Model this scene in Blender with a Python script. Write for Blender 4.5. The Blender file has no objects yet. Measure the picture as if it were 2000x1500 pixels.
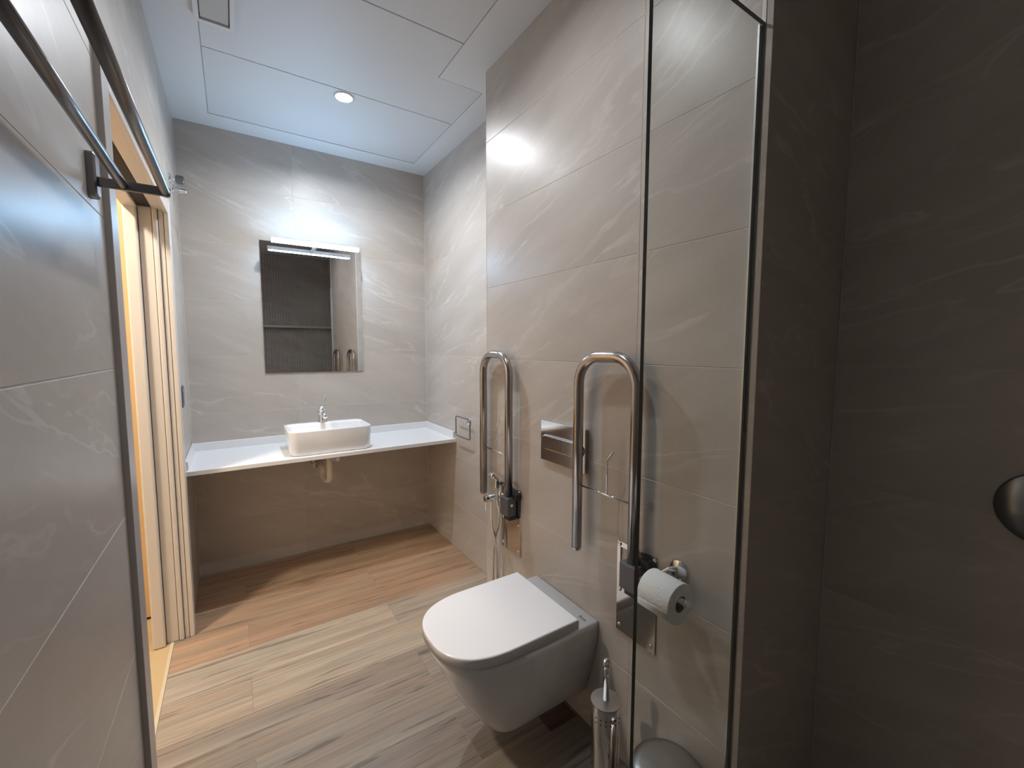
import bpy, bmesh, math, random
from mathutils import Vector, Matrix
random.seed(7)
PI = math.pi
SC = bpy.context.scene
COL = SC.collection
H = 1.30                                   # camera height above the floor

# ------------------------------------------------------------------ camera
cam = bpy.data.cameras.new('camera')
cam.sensor_width = 36.0
cam.lens = 36.0 * 834.0 / 2000.0
cam.clip_start = 0.02
cam_o = bpy.data.objects.new('camera', cam)
COL.objects.link(cam_o)
Yc = Vector((455 - 1000, 680 - 750, 834)).normalized()
Xc = Vector((2285 - 1000, 683 - 750, 834))
Xc = (Xc - Yc * Xc.dot(Yc)).normalized()
Zc = Xc.cross(Yc)
right = Vector((Xc[0], Yc[0], Zc[0]))
up = -Vector((Xc[1], Yc[1], Zc[1]))
back = -Vector((Xc[2], Yc[2], Zc[2]))
M = Matrix((right, up, back)).transposed().to_4x4()
M.translation = Vector((0, 0, H))
cam_o.matrix_world = M
SC.camera = cam_o

# ------------------------------------------------------------------ view, world
SC.view_settings.view_transform = 'Standard'
SC.view_settings.look = 'None'
SC.view_settings.gamma = 1.0
SC.view_settings.use_curve_mapping = False
SC.view_settings.exposure = -0.06
SC.cycles.max_bounces = 10
SC.cycles.diffuse_bounces = 5
SC.cycles.glossy_bounces = 5
SC.cycles.transparent_max_bounces = 12
SC.cycles.sample_clamp_indirect = 4.0
SC.cycles.caustics_reflective = True
SC.cycles.use_denoising = True
w = bpy.data.worlds.new('world'); SC.world = w; w.use_nodes = True
w.node_tree.nodes['Background'].inputs[0].default_value = (0.5, 0.6, 0.8, 1)
w.node_tree.nodes['Background'].inputs[1].default_value = 0.02

DOWN_COL, DOWN_STR = (0.91, 0.95, 1.0), 1.0
DL_STR = (2350.0, 680.0)
LAMP_COL, LAMP_STR = (0.34, 0.65, 1.0), 72.0
HALL_COL, HALL_STR = (1.0, 0.86, 0.70), 460.0

# ------------------------------------------------------------------ node helpers
def new_mat(name):
    m = bpy.data.materials.new(name); m.use_nodes = True
    nt = m.node_tree
    return m, nt, nt.nodes['Principled BSDF'], nt.nodes.new, nt.links.new

def simple(name, col, rough=0.4, metal=0.0, noise=0.0, nscale=40, bump=0.0, spec=0.5, coat=0.0):
    m, nt, b, N, L = new_mat(name)
    b.inputs['Base Color'].default_value = (*col, 1)
    b.inputs['Roughness'].default_value = rough
    b.inputs['Metallic'].default_value = metal
    b.inputs['Specular IOR Level'].default_value = spec
    b.inputs['Coat Weight'].default_value = coat
    tc = N('ShaderNodeTexCoord'); nz = N('ShaderNodeTexNoise')
    nz.inputs['Scale'].default_value = nscale; nz.inputs['Detail'].default_value = 4
    L(tc.outputs['Object'], nz.inputs['Vector'])
    mr = N('ShaderNodeMapRange')
    mr.inputs['To Min'].default_value = max(0, rough - noise); mr.inputs['To Max'].default_value = rough + noise
    L(nz.outputs['Fac'], mr.inputs['Value']); L(mr.outputs['Result'], b.inputs['Roughness'])
    if bump:
        bp = N('ShaderNodeBump'); bp.inputs['Strength'].default_value = bump; bp.inputs['Distance'].default_value = 0.002
        L(nz.outputs['Fac'], bp.inputs['Height']); L(bp.outputs['Normal'], b.inputs['Normal'])
    return m

def emis(name, col, s):
    m, nt, b, N, L = new_mat(name)
    b.inputs['Base Color'].default_value = (0.8, 0.8, 0.8, 1)
    b.inputs['Emission Color'].default_value = (*col, 1)
    b.inputs['Emission Strength'].default_value = s
    return m

def math_node(N, L, op, a, b=None, c=None):
    n = N('ShaderNodeMath'); n.operation = op
    for i, v in enumerate((a, b, c)):
        if v is None: continue
        if isinstance(v, (int, float)): n.inputs[i].default_value = v
        else: L(v, n.inputs[i])
    return n.outputs[0]

def stone_mat(name, base, dark, vein, rough=0.34):
    """Beige stone-look tile: cloudy body with slanting pale veins, new pattern per tile."""
    m, nt, b, N, L = new_mat(name)
    tc = N('ShaderNodeTexCoord'); oi = N('ShaderNodeObjectInfo')
    sp = N('ShaderNodeSeparateXYZ'); L(tc.outputs['Object'], sp.inputs[0])
    u = math_node(N, L, 'ADD', sp.outputs['X'], sp.outputs['Y'])
    off = math_node(N, L, 'MULTIPLY', oi.outputs['Random'], 37.0)
    u2 = math_node(N, L, 'ADD', u, off)
    # v = z - 0.45*u : pattern stretched along a slanting direction
    v = math_node(N, L, 'ADD', sp.outputs['Z'], math_node(N, L, 'MULTIPLY', u, 0.34))
    cb = N('ShaderNodeCombineXYZ')
    L(math_node(N, L, 'MULTIPLY', u2, 1.0), cb.inputs[0]); L(math_node(N, L, 'MULTIPLY', v, 3.6), cb.inputs[1]); L(off, cb.inputs[2])
    body = N('ShaderNodeTexNoise'); body.inputs['Scale'].default_value = 1.7; body.inputs['Detail'].default_value = 5; body.inputs['Roughness'].default_value = 0.6
    L(cb.outputs[0], body.inputs['Vector'])
    # veins: level lines of a warped stretched noise
    vn = N('ShaderNodeTexNoise'); vn.inputs['Scale'].default_value = 1.0; vn.inputs['Detail'].default_value = 5; vn.inputs['Roughness'].default_value = 0.55; vn.inputs['Distortion'].default_value = 0.35
    L(cb.outputs[0], vn.inputs['Vector'])
    d = math_node(N, L, 'ABSOLUTE', math_node(N, L, 'SUBTRACT', vn.outputs['Fac'], 0.5))
    line = N('ShaderNodeMapRange'); line.inputs['From Min'].default_value = 0.0; line.inputs['From Max'].default_value = 0.014
    line.inputs['To Min'].default_value = 1.0; line.inputs['To Max'].default_value = 0.0; L(d, line.inputs['Value'])
    d2 = math_node(N, L, 'ABSOLUTE', math_node(N, L, 'SUBTRACT', vn.outputs['Fac'], 0.585))
    line2 = N('ShaderNodeMapRange'); line2.inputs['From Max'].default_value = 0.022
    line2.inputs['To Min'].default_value = 0.7; line2.inputs['To Max'].default_value = 0.0; L(d2, line2.inputs['Value'])
    msk = N('ShaderNodeTexNoise'); msk.inputs['Scale'].default_value = 2.3; msk.inputs['Detail'].default_value = 2
    L(cb.outputs[0], msk.inputs['Vector'])
    mm = N('ShaderNodeMapRange'); mm.inputs['From Min'].default_value = 0.42; mm.inputs['From Max'].default_value = 0.62; L(msk.outputs['Fac'], mm.inputs['Value'])
    vein_f = math_node(N, L, 'MULTIPLY', math_node(N, L, 'MAXIMUM', line.outputs[0], line2.outputs[0]), mm.outputs[0])
    fine = N('ShaderNodeTexNoise'); fine.inputs['Scale'].default_value = 130; fine.inputs['Detail'].default_value = 3
    L(tc.outputs['Object'], fine.inputs['Vector'])
    bf = math_node(N, L, 'ADD', body.outputs['Fac'], math_node(N, L, 'MULTIPLY', math_node(N, L, 'SUBTRACT', fine.outputs['Fac'], 0.5), 0.22))
    r1 = N('ShaderNodeMapRange'); r1.inputs['From Min'].default_value = 0.3; r1.inputs['From Max'].default_value = 0.7; L(bf, r1.inputs['Value'])
    mx = N('ShaderNodeMix'); mx.data_type = 'RGBA'
    mx.inputs[6].default_value = (*dark, 1); mx.inputs[7].default_value = (*base, 1); L(r1.outputs[0], mx.inputs[0])
    mx2 = N('ShaderNodeMix'); mx2.data_type = 'RGBA'; L(mx.outputs[2], mx2.inputs[6]); mx2.inputs[7].default_value = (*vein, 1)
    L(math_node(N, L, 'MULTIPLY', vein_f, 0.6), mx2.inputs[0])
    L(mx2.outputs[2], b.inputs['Base Color'])
    rr = N('ShaderNodeMapRange'); rr.inputs['To Min'].default_value = rough - 0.05; rr.inputs['To Max'].default_value = rough + 0.08
    L(fine.outputs['Fac'], rr.inputs['Value']); L(rr.outputs[0], b.inputs['Roughness'])
    bn = N('ShaderNodeTexNoise'); bn.inputs['Scale'].default_value = 14; bn.inputs['Detail'].default_value = 5
    L(tc.outputs['Object'], bn.inputs['Vector'])
    bp = N('ShaderNodeBump'); bp.inputs['Strength'].default_value = 0.25; bp.inputs['Distance'].default_value = 0.003
    L(bn.outputs['Fac'], bp.inputs['Height']); L(bp.outputs['Normal'], b.inputs['Normal'])
    b.inputs['Specular IOR Level'].default_value = 0.38
    return m

def wood_mat(name, along='X'):
    """Wood-look plank: streaks run along X, body tint from the object's colour."""
    m, nt, b, N, L = new_mat(name)
    tc = N('ShaderNodeTexCoord'); oi = N('ShaderNodeObjectInfo')
    sp = N('ShaderNodeSeparateXYZ'); L(tc.outputs['Object'], sp.inputs[0])
    off = math_node(N, L, 'MULTIPLY', oi.outputs['Random'], 53.0)
    a, c = ('X', 'Y') if along == 'X' else ('Y', 'X')
    def coord(sx, sy):
        cb = N('ShaderNodeCombineXYZ')
        L(math_node(N, L, 'MULTIPLY', math_node(N, L, 'ADD', sp.outputs[a], off), sx), cb.inputs[0])
        L(math_node(N, L, 'MULTIPLY', sp.outputs[c], sy), cb.inputs[1]); L(off, cb.inputs[2]); return cb.outputs[0]
    def noise(v, sc, det, dist=0.0, ro=0.6):
        n = N('ShaderNodeTexNoise'); n.inputs['Scale'].default_value = sc; n.inputs['Detail'].default_value = det
        n.inputs['Distortion'].default_value = dist; n.inputs['Roughness'].default_value = ro
        L(v, n.inputs['Vector']); return n.outputs['Fac']
    broad = noise(coord(1.1, 15), 1.0, 4, 0.4)
    streak = noise(coord(2.0, 110), 1.0, 6, 0.25, 0.75)
    crack = noise(coord(3.0, 60), 1.0, 3, 0.6, 0.5)
    # tint
    t1 = N('ShaderNodeMapRange'); t1.inputs['From Min'].default_value = 0.32; t1.inputs['From Max'].default_value = 0.68
    t1.inputs['To Min'].default_value = 0.80; t1.inputs['To Max'].default_value = 1.14; L(broad, t1.inputs['Value'])
    t2 = N('ShaderNodeMapRange'); t2.inputs['From Min'].default_value = 0.3; t2.inputs['From Max'].default_value = 0.7
    t2.inputs['To Min'].default_value = 0.72; t2.inputs['To Max'].default_value = 1.22; L(streak, t2.inputs['Value'])
    t3 = N('ShaderNodeMapRange'); t3.inputs['From Min'].default_value = 0.34; t3.inputs['From Max'].default_value = 0.40
    t3.inputs['To Min'].default_value = 0.55; t3.inputs['To Max'].default_value = 1.0; L(crack, t3.inputs['Value'])
    f = math_node(N, L, 'MULTIPLY', math_node(N, L, 'MULTIPLY', t1.outputs[0], t2.outputs[0]), t3.outputs[0])
    # redder in the dark streaks, greyer in the light ones
    red = N('ShaderNodeMix'); red.data_type = 'RGBA'; red.inputs[6].default_value = (1.07, 0.965, 0.90, 1); red.inputs[7].default_value = (0.98, 1.0, 0.99, 1)
    rr = noise(coord(0.9, 11), 1.0, 3, 0.2)
    r3 = N('ShaderNodeMapRange'); r3.inputs['From Min'].default_value = 0.38; r3.inputs['From Max'].default_value = 0.6; L(rr, r3.inputs['Value'])
    L(r3.outputs[0], red.inputs[0])
    vm = N('ShaderNodeVectorMath'); vm.operation = 'MULTIPLY'; L(oi.outputs['Color'], vm.inputs[0]); L(red.outputs[2], vm.inputs[1])
    vs = N('ShaderNodeVectorMath'); vs.operation = 'SCALE'; L(vm.outputs[0], vs.inputs[0]); L(f, vs.inputs['Scale'])
    L(vs.outputs[0], b.inputs['Base Color'])
    b.inputs['Roughness'].default_value = 0.5
    bp = N('ShaderNodeBump'); bp.inputs['Strength'].default_value = 0.35; bp.inputs['Distance'].default_value = 0.001
    L(f, bp.inputs['Height']); L(bp.outputs['Normal'], b.inputs['Normal'])
    return m

def glass_mat(name):
    m, nt, b, N, L = new_mat(name)
    nt.nodes.remove(b)
    out = nt.nodes['Material Output']
    tr = N('ShaderNodeBsdfTransparent'); tr.inputs[0].default_value = (0.965, 0.98, 0.97, 1)
    gl = N('ShaderNodeBsdfGlossy'); gl.inputs['Roughness'].default_value = 0.02
    fr = N('ShaderNodeFresnel'); fr.inputs['IOR'].default_value = 1.45
    gm = N('ShaderNodeNewGeometry'); fk = math_node(N, L, 'MULTIPLY', fr.outputs[0], math_node(N, L, 'SUBTRACT', 1.0, gm.outputs['Backfacing']))
    mx = N('ShaderNodeMixShader'); L(fk, mx.inputs[0]); L(tr.outputs[0], mx.inputs[1]); L(gl.outputs[0], mx.inputs[2])
    L(mx.outputs[0], out.inputs['Surface'])
    return m

STONE = stone_mat('beige_stone_tile', (0.56, 0.51, 0.465), (0.46, 0.415, 0.37), (0.70, 0.65, 0.60))
RIB = stone_mat('ribbed_dark_tile', (0.50, 0.45, 0.41), (0.38, 0.33, 0.29), (0.55, 0.50, 0.46), 0.45)
GROUT = simple('pale_grout', (0.62, 0.57, 0.52), 0.8, bump=0.2, nscale=300)
GROUT_D = simple('floor_grout', (0.26, 0.21, 0.16), 0.9, bump=0.2, nscale=300)
WOOD = wood_mat('wood_look_plank')
HALLWOOD = simple('hall_floor_oak', (0.55, 0.40, 0.22), 0.45, noise=0.1, nscale=12)
PAINT = simple('white_ceiling_paint', (0.72, 0.735, 0.75), 0.6, bump=0.05, nscale=200)
PANEL = simple('white_ceiling_panel', (0.66, 0.68, 0.70), 0.5, bump=0.03, nscale=200)
TRIMW = simple('cream_door_lacquer', (0.68, 0.63, 0.58), 0.38, noise=0.05)
CASEG = simple('grey_casing_lacquer', (0.50, 0.46, 0.44), 0.35, noise=0.05)
HALLW = simple('hall_plaster', (0.75, 0.70, 0.62), 0.8, bump=0.1, nscale=120)
DOORW = simple('honey_oak_door', (0.62, 0.43, 0.22), 0.45, noise=0.1, nscale=8)
DARK = simple('dark_recess', (0.02, 0.018, 0.015), 0.7)
CHROME = simple('chrome', (0.78, 0.79, 0.80), 0.07, 1.0, noise=0.02)
STEEL = simple('brushed_stainless', (0.43, 0.40, 0.385), 0.22, 1.0, noise=0.02, nscale=60)
STEELP = simple('polished_stainless_plate', (0.58, 0.55, 0.51), 0.10, 1.0, noise=0.03)
RACK = simple('satin_metal_rack', (0.22, 0.22, 0.23), 0.3, 1.0)
GREYP = simple('grey_plastic', (0.10, 0.10, 0.105), 0.4)
BLACKP = simple('black_plastic', (0.012, 0.012, 0.014), 0.4)
CERAM = simple('white_ceramic', (0.78, 0.78, 0.79), 0.12, noise=0.02, coat=0.3)
LIDM = simple('white_toilet_lid', (0.76, 0.76, 0.79), 0.2, noise=0.02)
COUNTER = simple('white_solid_surface', (0.80, 0.80, 0.81), 0.25, noise=0.03)
PVC = simple('cream_pvc_pipe', (0.80, 0.73, 0.62), 0.45)
MIRROR = simple('silvered_mirror', (0.86, 0.87, 0.87), 0.0, 1.0)
MIRRORE = simple('mirror_glass_edge', (0.35, 0.45, 0.45), 0.15)
GLASS = glass_mat('clear_shower_glass')
GLASSE = simple('dark_green_glass_edge', (0.004, 0.010, 0.008), 0.15)
ALU = simple('pale_aluminium', (0.62, 0.63, 0.62), 0.35, 0.9)
CORNER = simple('white_corner_profile', (0.72, 0.69, 0.65), 0.35)
PAPER = simple('toilet_paper', (0.80, 0.79, 0.77), 0.95, bump=0.8, nscale=160)
CARD = simple('cardboard_core', (0.16, 0.12, 0.085), 0.9)
SWITCH = simple('anthracite_switch', (0.10, 0.105, 0.12), 0.35)
SWITCHL = simple('grey_switch_rocker', (0.32, 0.33, 0.36), 0.3)
BRUSHED = simple('satin_lid_metal', (0.45, 0.44, 0.42), 0.33, 1.0, noise=0.05)
RUBBER = simple('dark_rubber', (0.015, 0.015, 0.015), 0.7)
INK = simple('grey_ink', (0.05, 0.05, 0.05), 0.5)
DL_EM = [emis('downlight_led', DOWN_COL, s_) for s_ in DL_STR]
LP_EM = emis('lamp_diffuser', LAMP_COL, LAMP_STR)
HL_EM = emis('hall_light_diffuser', HALL_COL, HALL_STR)

# ------------------------------------------------------------------ mesh helpers
def obj(name, bm, mat, parent=None, loc=None, smooth=False, mats=None):
    me = bpy.data.meshes.new(name)
    bm.normal_update(); bm.to_mesh(me); bm.free()
    for mm in (mats or [mat]): me.materials.append(mm)
    if smooth:
        for p in me.polygons: p.use_smooth = True
    o = bpy.data.objects.new(name, me); COL.objects.link(o)
    if loc is not None: o.location = loc
    if parent is not None: o.parent = parent
    if parent is not None and parent.type == 'EMPTY':
        o.matrix_parent_inverse = Matrix.Translation(-parent.location)
    return o

def B(): return bmesh.new()

def box(bm, x0, x1, y0, y1, z0, z1, bev=0.0, seg=1, mi=0):
    r = bmesh.ops.create_cube(bm, size=1.0)
    vs = r['verts']
    bmesh.ops.scale(bm, verts=vs, vec=(x1 - x0, y1 - y0, z1 - z0))
    bmesh.ops.translate(bm, verts=vs, vec=((x0 + x1) / 2, (y0 + y1) / 2, (z0 + z1) / 2))
    if mi:
        for v in vs:
            for f in v.link_faces: f.material_index = mi
    if bev > 0:
        es = list({e for v in vs for e in v.link_edges})
        bmesh.ops.bevel(bm, geom=es, offset=bev, segments=seg, affect='EDGES', profile=0.5)
    return bm

def orient(axis):
    a = Vector(axis).normalized()
    return Vector((0, 0, 1)).rotation_difference(a).to_matrix().to_4x4()

def cyl(bm, p, axis, length, r, r2=None, seg=32, bev=0.0, mi=0):
    """cylinder starting at p, going along axis"""
    r2 = r if r2 is None else r2
    res = bmesh.ops.create_cone(bm, cap_ends=True, segments=seg, radius1=r, radius2=r2, depth=length)
    vs = res['verts']
    bmesh.ops.translate(bm, verts=vs, vec=(0, 0, length / 2))
    if bev > 0:
        es = [e for e in {e for v in vs for e in v.link_edges} if any(len(f.verts) > 4 for f in e.link_faces)]
        n = bmesh.ops.bevel(bm, geom=es, offset=bev, segments=3, affect='EDGES')
        vs = list({v for v in vs if v.is_valid} | set(n['verts']))
    if mi:
        for v in vs:
            for f in v.link_faces: f.material_index = mi
    bmesh.ops.transform(bm, matrix=Matrix.Translation(Vector(p)) @ orient(axis), verts=vs)
    return bm

def lathe(bm, prof, p=(0, 0, 0), axis=(0, 0, 1), seg=40, a0=0.0, a1=2 * PI):
    """prof: list of (r, h)"""
    mt = Matrix.Translation(Vector(p)) @ orient(axis)
    rings = []
    for r, h in prof:
        if r < 1e-6:
            rings.append([bm.verts.new(mt @ Vector((0, 0, h)))])
        else:
            rings.append([bm.verts.new(mt @ Vector((r * math.cos(2 * PI * i / seg), r * math.sin(2 * PI * i / seg), h))) for i in range(seg)])
    for a, b in zip(rings, rings[1:]):
        for i in range(seg):
            j = (i + 1) % seg
            if len(a) == 1 and len(b) > 1: bm.faces.new((a[0], b[j], b[i]))
            elif len(b) == 1 and len(a) > 1: bm.faces.new((a[i], a[j], b[0]))
            elif len(a) > 1: bm.faces.new((a[i], a[j], b[j], b[i]))
    bmesh.ops.recalc_face_normals(bm, faces=bm.faces)
    return bm

def tube(bm, pts, r, seg=16, caps=True):
    """swept round tube through pts; r a number or a list"""
    pts = [Vector(p) for p in pts]
    n = len(pts); rs = r if isinstance(r, (list, tuple)) else [r] * n
    t0 = (pts[1] - pts[0]).normalized()
    nrm = t0.orthogonal().normalized()
    rings = []
    for i, p in enumerate(pts):
        t = (pts[min(i + 1, n - 1)] - pts[max(i - 1, 0)]).normalized()
        nrm = (nrm - t * nrm.dot(t)).normalized()
        bn = t.cross(nrm)
        rings.append([bm.verts.new(p + (nrm * math.cos(2 * PI * k / seg) + bn * math.sin(2 * PI * k / seg)) * rs[i]) for k in range(seg)])
    for a, b in zip(rings, rings[1:]):
        for k in range(seg):
            j = (k + 1) % seg
            bm.faces.new((a[k], a[j], b[j], b[k]))
    if caps:
        bm.faces.new(list(reversed(rings[0]))); bm.faces.new(rings[-1])
    bmesh.ops.recalc_face_normals(bm, faces=bm.faces)
    return bm

def fillet(pts, rad, n=8):
    """round the inner corners of a polyline"""
    pts = [Vector(p) for p in pts]; out = [pts[0]]
    for i in range(1, len(pts) - 1):
        a, b, c = pts[i - 1], pts[i], pts[i + 1]
        d1, d2 = (a - b), (c - b)
        rr = rad[i - 1] if isinstance(rad, (list, tuple)) else rad
        ang = d1.angle(d2); tl = rr / math.tan(ang / 2)
        tl = min(tl, d1.length * 0.499, d2.length * 0.499)
        rr = tl * math.tan(ang / 2)
        p1, p2 = b + d1.normalized() * tl, b + d2.normalized() * tl
        cen = b + (d1.normalized() + d2.normalized()).normalized() * (rr / math.sin(ang / 2))
        v1, v2 = p1 - cen, p2 - cen
        tot = v1.angle(v2); ax = v1.cross(v2).normalized()
        for k in range(n + 1):
            out.append(cen + Matrix.Rotation(tot * k / n, 3, ax) @ v1)
    out.append(pts[-1]); return out

def prism(bm, pts2, z0, z1, bev=0.0, seg=2):
    """extrude an XY outline between z0 and z1"""
    lo = [bm.verts.new((x, y, z0)) for x, y in pts2]; hi = [bm.verts.new((x, y, z1)) for x, y in pts2]
    n = len(lo)
    bm.faces.new(list(reversed(lo))); top = bm.faces.new(hi)
    for i in range(n):
        j = (i + 1) % n; bm.faces.new((lo[i], lo[j], hi[j], hi[i]))
    bmesh.ops.recalc_face_normals(bm, faces=bm.faces)
    if bev > 0:
        bmesh.ops.bevel(bm, geom=list(top.edges), offset=bev, segments=seg, affect='EDGES')
    return bm

def rrect(x0, x1, y0, y1, r, n=8):
    out = []
    for cx, cy, a in ((x1 - r, y1 - r, 0), (x0 + r, y1 - r, PI / 2), (x0 + r, y0 + r, PI), (x1 - r, y0 + r, 1.5 * PI)):
        for k in range(n + 1):
            t = a + PI / 2 * k / n; out.append((cx + r * math.cos(t), cy + r * math.sin(t)))
    return out

def loft(bm, loops, cap0=True, cap1=True):
    rings = [[bm.verts.new(p) for p in lp] for lp in loops]
    n = len(rings[0])
    for a, b in zip(rings, rings[1:]):
        for i in range(n):
            j = (i + 1) % n; bm.faces.new((a[i], a[j], b[j], b[i]))
    if cap0: bm.faces.new(list(reversed(rings[0])))
    if cap1: bm.faces.new(rings[-1])
    bmesh.ops.recalc_face_normals(bm, faces=bm.faces)
    return bm

def struct(o): o['kind'] = 'structure'; return o

def tag(o, label, cat, group=None):
    o['label'] = label; o['category'] = cat
    if group: o['group'] = group
    return o

def thing(name, label, cat, loc, group=None):
    o = bpy.data.objects.new(name, None); COL.objects.link(o); o.location = Vector(loc)
    o.empty_display_size = 0.05
    bpy.context.view_layer.update()
    return tag(o, label, cat, group)

# ------------------------------------------------------------------ room dimensions
XL, XW, XB, XR = -0.215, 1.169, 0.976, 1.395      # left wall, recess wall, boxed-out wall, shower right wall
YD, YBX, YS, YBK = 2.926, 1.710, 0.500, -0.55     # far wall, box corner, shower return, wall behind
ZC = 2.50
ROWS = [0.0, 0.302, 0.615, 0.930, 1.255, 1.570, 1.887, 2.203, ZC]
G = 0.0012                                         # half joint width
RC = 0.0008                                        # joint recess

def tile_box(plane, const, nrm, u0, u1, z0, z1, parent, e0=1, e1=1, b0=1, b1=1):
    """one tile on an axis-aligned wall; nrm +1/-1 is the room side"""
    bm = B()
    a, b = u0 + G * e0, u1 - G * e1; c, d = z0 + G * b0, z1 - G * b1
    bk = const - nrm * 0.006
    lo, hi = min(const, bk), max(const, bk)
    if plane == 'X': box(bm, lo, hi, a, b, c, d, 0.0006)
    else: box(bm, a, b, lo, hi, c, d, 0.0006)
    return obj('tile', bm, STONE, parent)

def slab(name, plane, const, nrm, rects, thick=0.10):
    """wall backing whose room face is the recessed joint surface"""
    bm = B(); f = const - nrm * RC; bk = const - nrm * thick
    lo, hi = min(f, bk), max(f, bk)
    for u0, u1, z0, z1 in rects:
        if plane == 'X': box(bm, lo, hi, u0, u1, z0, z1)
        else: box(bm, u0, u1, lo, hi, z0, z1)
    return struct(obj(name, bm, GROUT))

def tiled(wall, plane, const, nrm, u0, u1, seams=(), rows=ROWS, zlo=0.0, zhi=ZC):
    for k, (za, zb) in enumerate(zip(rows, rows[1:])):
        za2, zb2 = max(za, zlo), min(zb, zhi)
        if zb2 - za2 < 0.01: continue
        us = [u0] + [s for s in (seams(k) if callable(seams) else seams) if u0 + 0.01 < s < u1 - 0.01] + [u1]
        for a, b in zip(us, us[1:]):
            tile_box(plane, const, nrm, a, b, za2, zb2, wall)

# ------------------------------------------------------------------ walls
DY0, DY1, DZ = 1.24, 2.385, 1.925                  # outer edges of the door frame
w_far = slab('wall_far', 'Y', YD, -1, [(XL - 0.1, XW + 0.1, 0, ZC)])
tiled(w_far, 'Y', YD, -1, XL, XW, (0.338,))
w_rec = slab('wall_right', 'X', XW, -1, [(YBX, YD, 0, ZC)])
tiled(w_rec, 'X', XW, -1, YBX + 0.001, YD)
w_box = slab('wall_toilet', 'X', XB, -1, [(YS + 0.002, YBX - 0.002, 0, ZC)], 0.19)
tiled(w_box, 'X', XB, -1, YS + 0.024, YBX, (0.838,))
# short return of the boxed-out wall, facing the basin
w_ret = slab('wall_box_end', 'Y', YBX, 1, [(XB + 0.002, XW, 0, ZC)], 0.05)
tiled(w_ret, 'Y', YBX, 1, XB, XW)
w_str = slab('wall_shower_return', 'Y', YS, -1, [(XB + 0.002, XR + 0.1, 0, ZC)], 0.10)
tiled(w_str, 'Y', YS, -1, XB, XR)
w_shr = slab('wall_shower', 'X', XR, -1, [(YBK - 0.1, YS, 0, ZC)])
tiled(w_shr, 'X', XR, -1, YBK, YS - 0.001)
w_lft = slab('wall_left', 'X', XL, 1, [(YBK - 0.1, DY0 + 0.02, 0, ZC), (DY1 - 0.02, YD + 0.1, 0, ZC), (DY0, DY1, DZ - 0.02, ZC)], 0.13)
tiled(w_lft, 'X', XL, 1, YBK, DY0)
tiled(w_lft, 'X', XL, 1, DY1, YD)
tiled(w_lft, 'X', XL, 1, DY0, DY1, zlo=DZ)
# wall behind the camera: ribbed dark tiles with a ledge
bm = B(); box(bm, XL - 0.1, XR + 0.1, YBK - 0.1, YBK, 0, ZC)
w_bk = struct(obj('wall_back', bm, RIB))
bm = B()
for zlo, zhi, x0 in ((0.003, 1.177, 0), (1.183, 1.560, 0), (1.603, ZC - 0.003, 0)):
    x = XL + 0.004
    while x < XR - 0.03:
        v = [bm.verts.new((x + dx, YBK + dy, z)) for z in (zlo, zhi) for dx, dy in ((0, -0.001), (0.006, 0.012), (0.020, 0.012), (0.026, -0.001))]
        for a, b in ((0, 1), (1, 2), (2, 3)): bm.faces.new((v[a], v[b], v[b + 4], v[a + 4]))
        bm.faces.new(v[0:4]); bm.faces.new(list(reversed(v[4:8])))
        x += 0.030
bmesh.ops.recalc_face_normals(bm, faces=bm.faces)
rb = obj('ribs', bm, RIB, w_bk); rb['kind'] = 'stuff'
bm = B(); box(bm, XL + 0.001, XR - 0.001, YBK, YBK + 0.10, 1.567, 1.597, 0.002)
obj('ledge', bm, STONE, w_bk)

# corner profiles
def profile(name, x0, x1, y0, y1, mat=CORNER, z0=0.0, z1=ZC - 0.0005):
    bm = B(); box(bm, x0, x1, y0, y1, z0, z1, 0.001); return struct(obj(name, bm, mat))
profile('trim_1', XB - 0.001, XB + 0.004, YBX - 0.002, YBX + 0.0015)
profile('trim_2', XB - 0.0022, XB + 0.003, YS + 0.0137, YS + 0.0237, mat=simple('white_edge_profile', (0.85, 0.83, 0.80), 0.3))
profile('trim_6', XB - 0.001, XB + 0.004, YS - 0.001, YS + 0.0135, mat=STONE)
profile('trim_3', XW - 0.003, XW - 0.0002, YD - 0.003, YD - 0.0002)
profile('trim_4', XL + 0.0002, XL + 0.003, YD - 0.003, YD - 0.0002)
profile('trim_5', XR - 0.003, XR - 0.0002, YS - 0.003, YS - 0.0002, mat=GROUT)

# ------------------------------------------------------------------ floor
bm = B(); box(bm, -0.285, XR + 0.1, YBK - 0.1, YD + 0.1, -0.06, -RC)
floor = struct(obj('floor', bm, GROUT_D))
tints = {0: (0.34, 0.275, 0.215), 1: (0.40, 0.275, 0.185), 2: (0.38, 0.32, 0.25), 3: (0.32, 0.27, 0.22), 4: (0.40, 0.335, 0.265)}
tints[5] = (0.22, 0.188, 0.158); tints[6] = (0.19, 0.158, 0.132); tints[0] = (0.28, 0.235, 0.19); tints[3] = (0.24, 0.205, 0.17)  # near rows darker and greyer: dim light there put into the plank colour
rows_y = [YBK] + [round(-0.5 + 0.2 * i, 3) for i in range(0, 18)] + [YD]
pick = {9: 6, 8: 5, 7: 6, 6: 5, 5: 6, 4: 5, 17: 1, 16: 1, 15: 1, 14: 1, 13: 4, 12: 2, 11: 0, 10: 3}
def plank(x0, x1, y0, y1, col, top=0.0):
    bm = B(); box(bm, x0 + 0.0007, x1 - 0.0007, y0 + 0.0007, y1 - 0.0007, -0.006, top, 0.0005)
    o = obj('plank', bm, WOOD, floor); o.color = (*col, 1); return o
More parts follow.
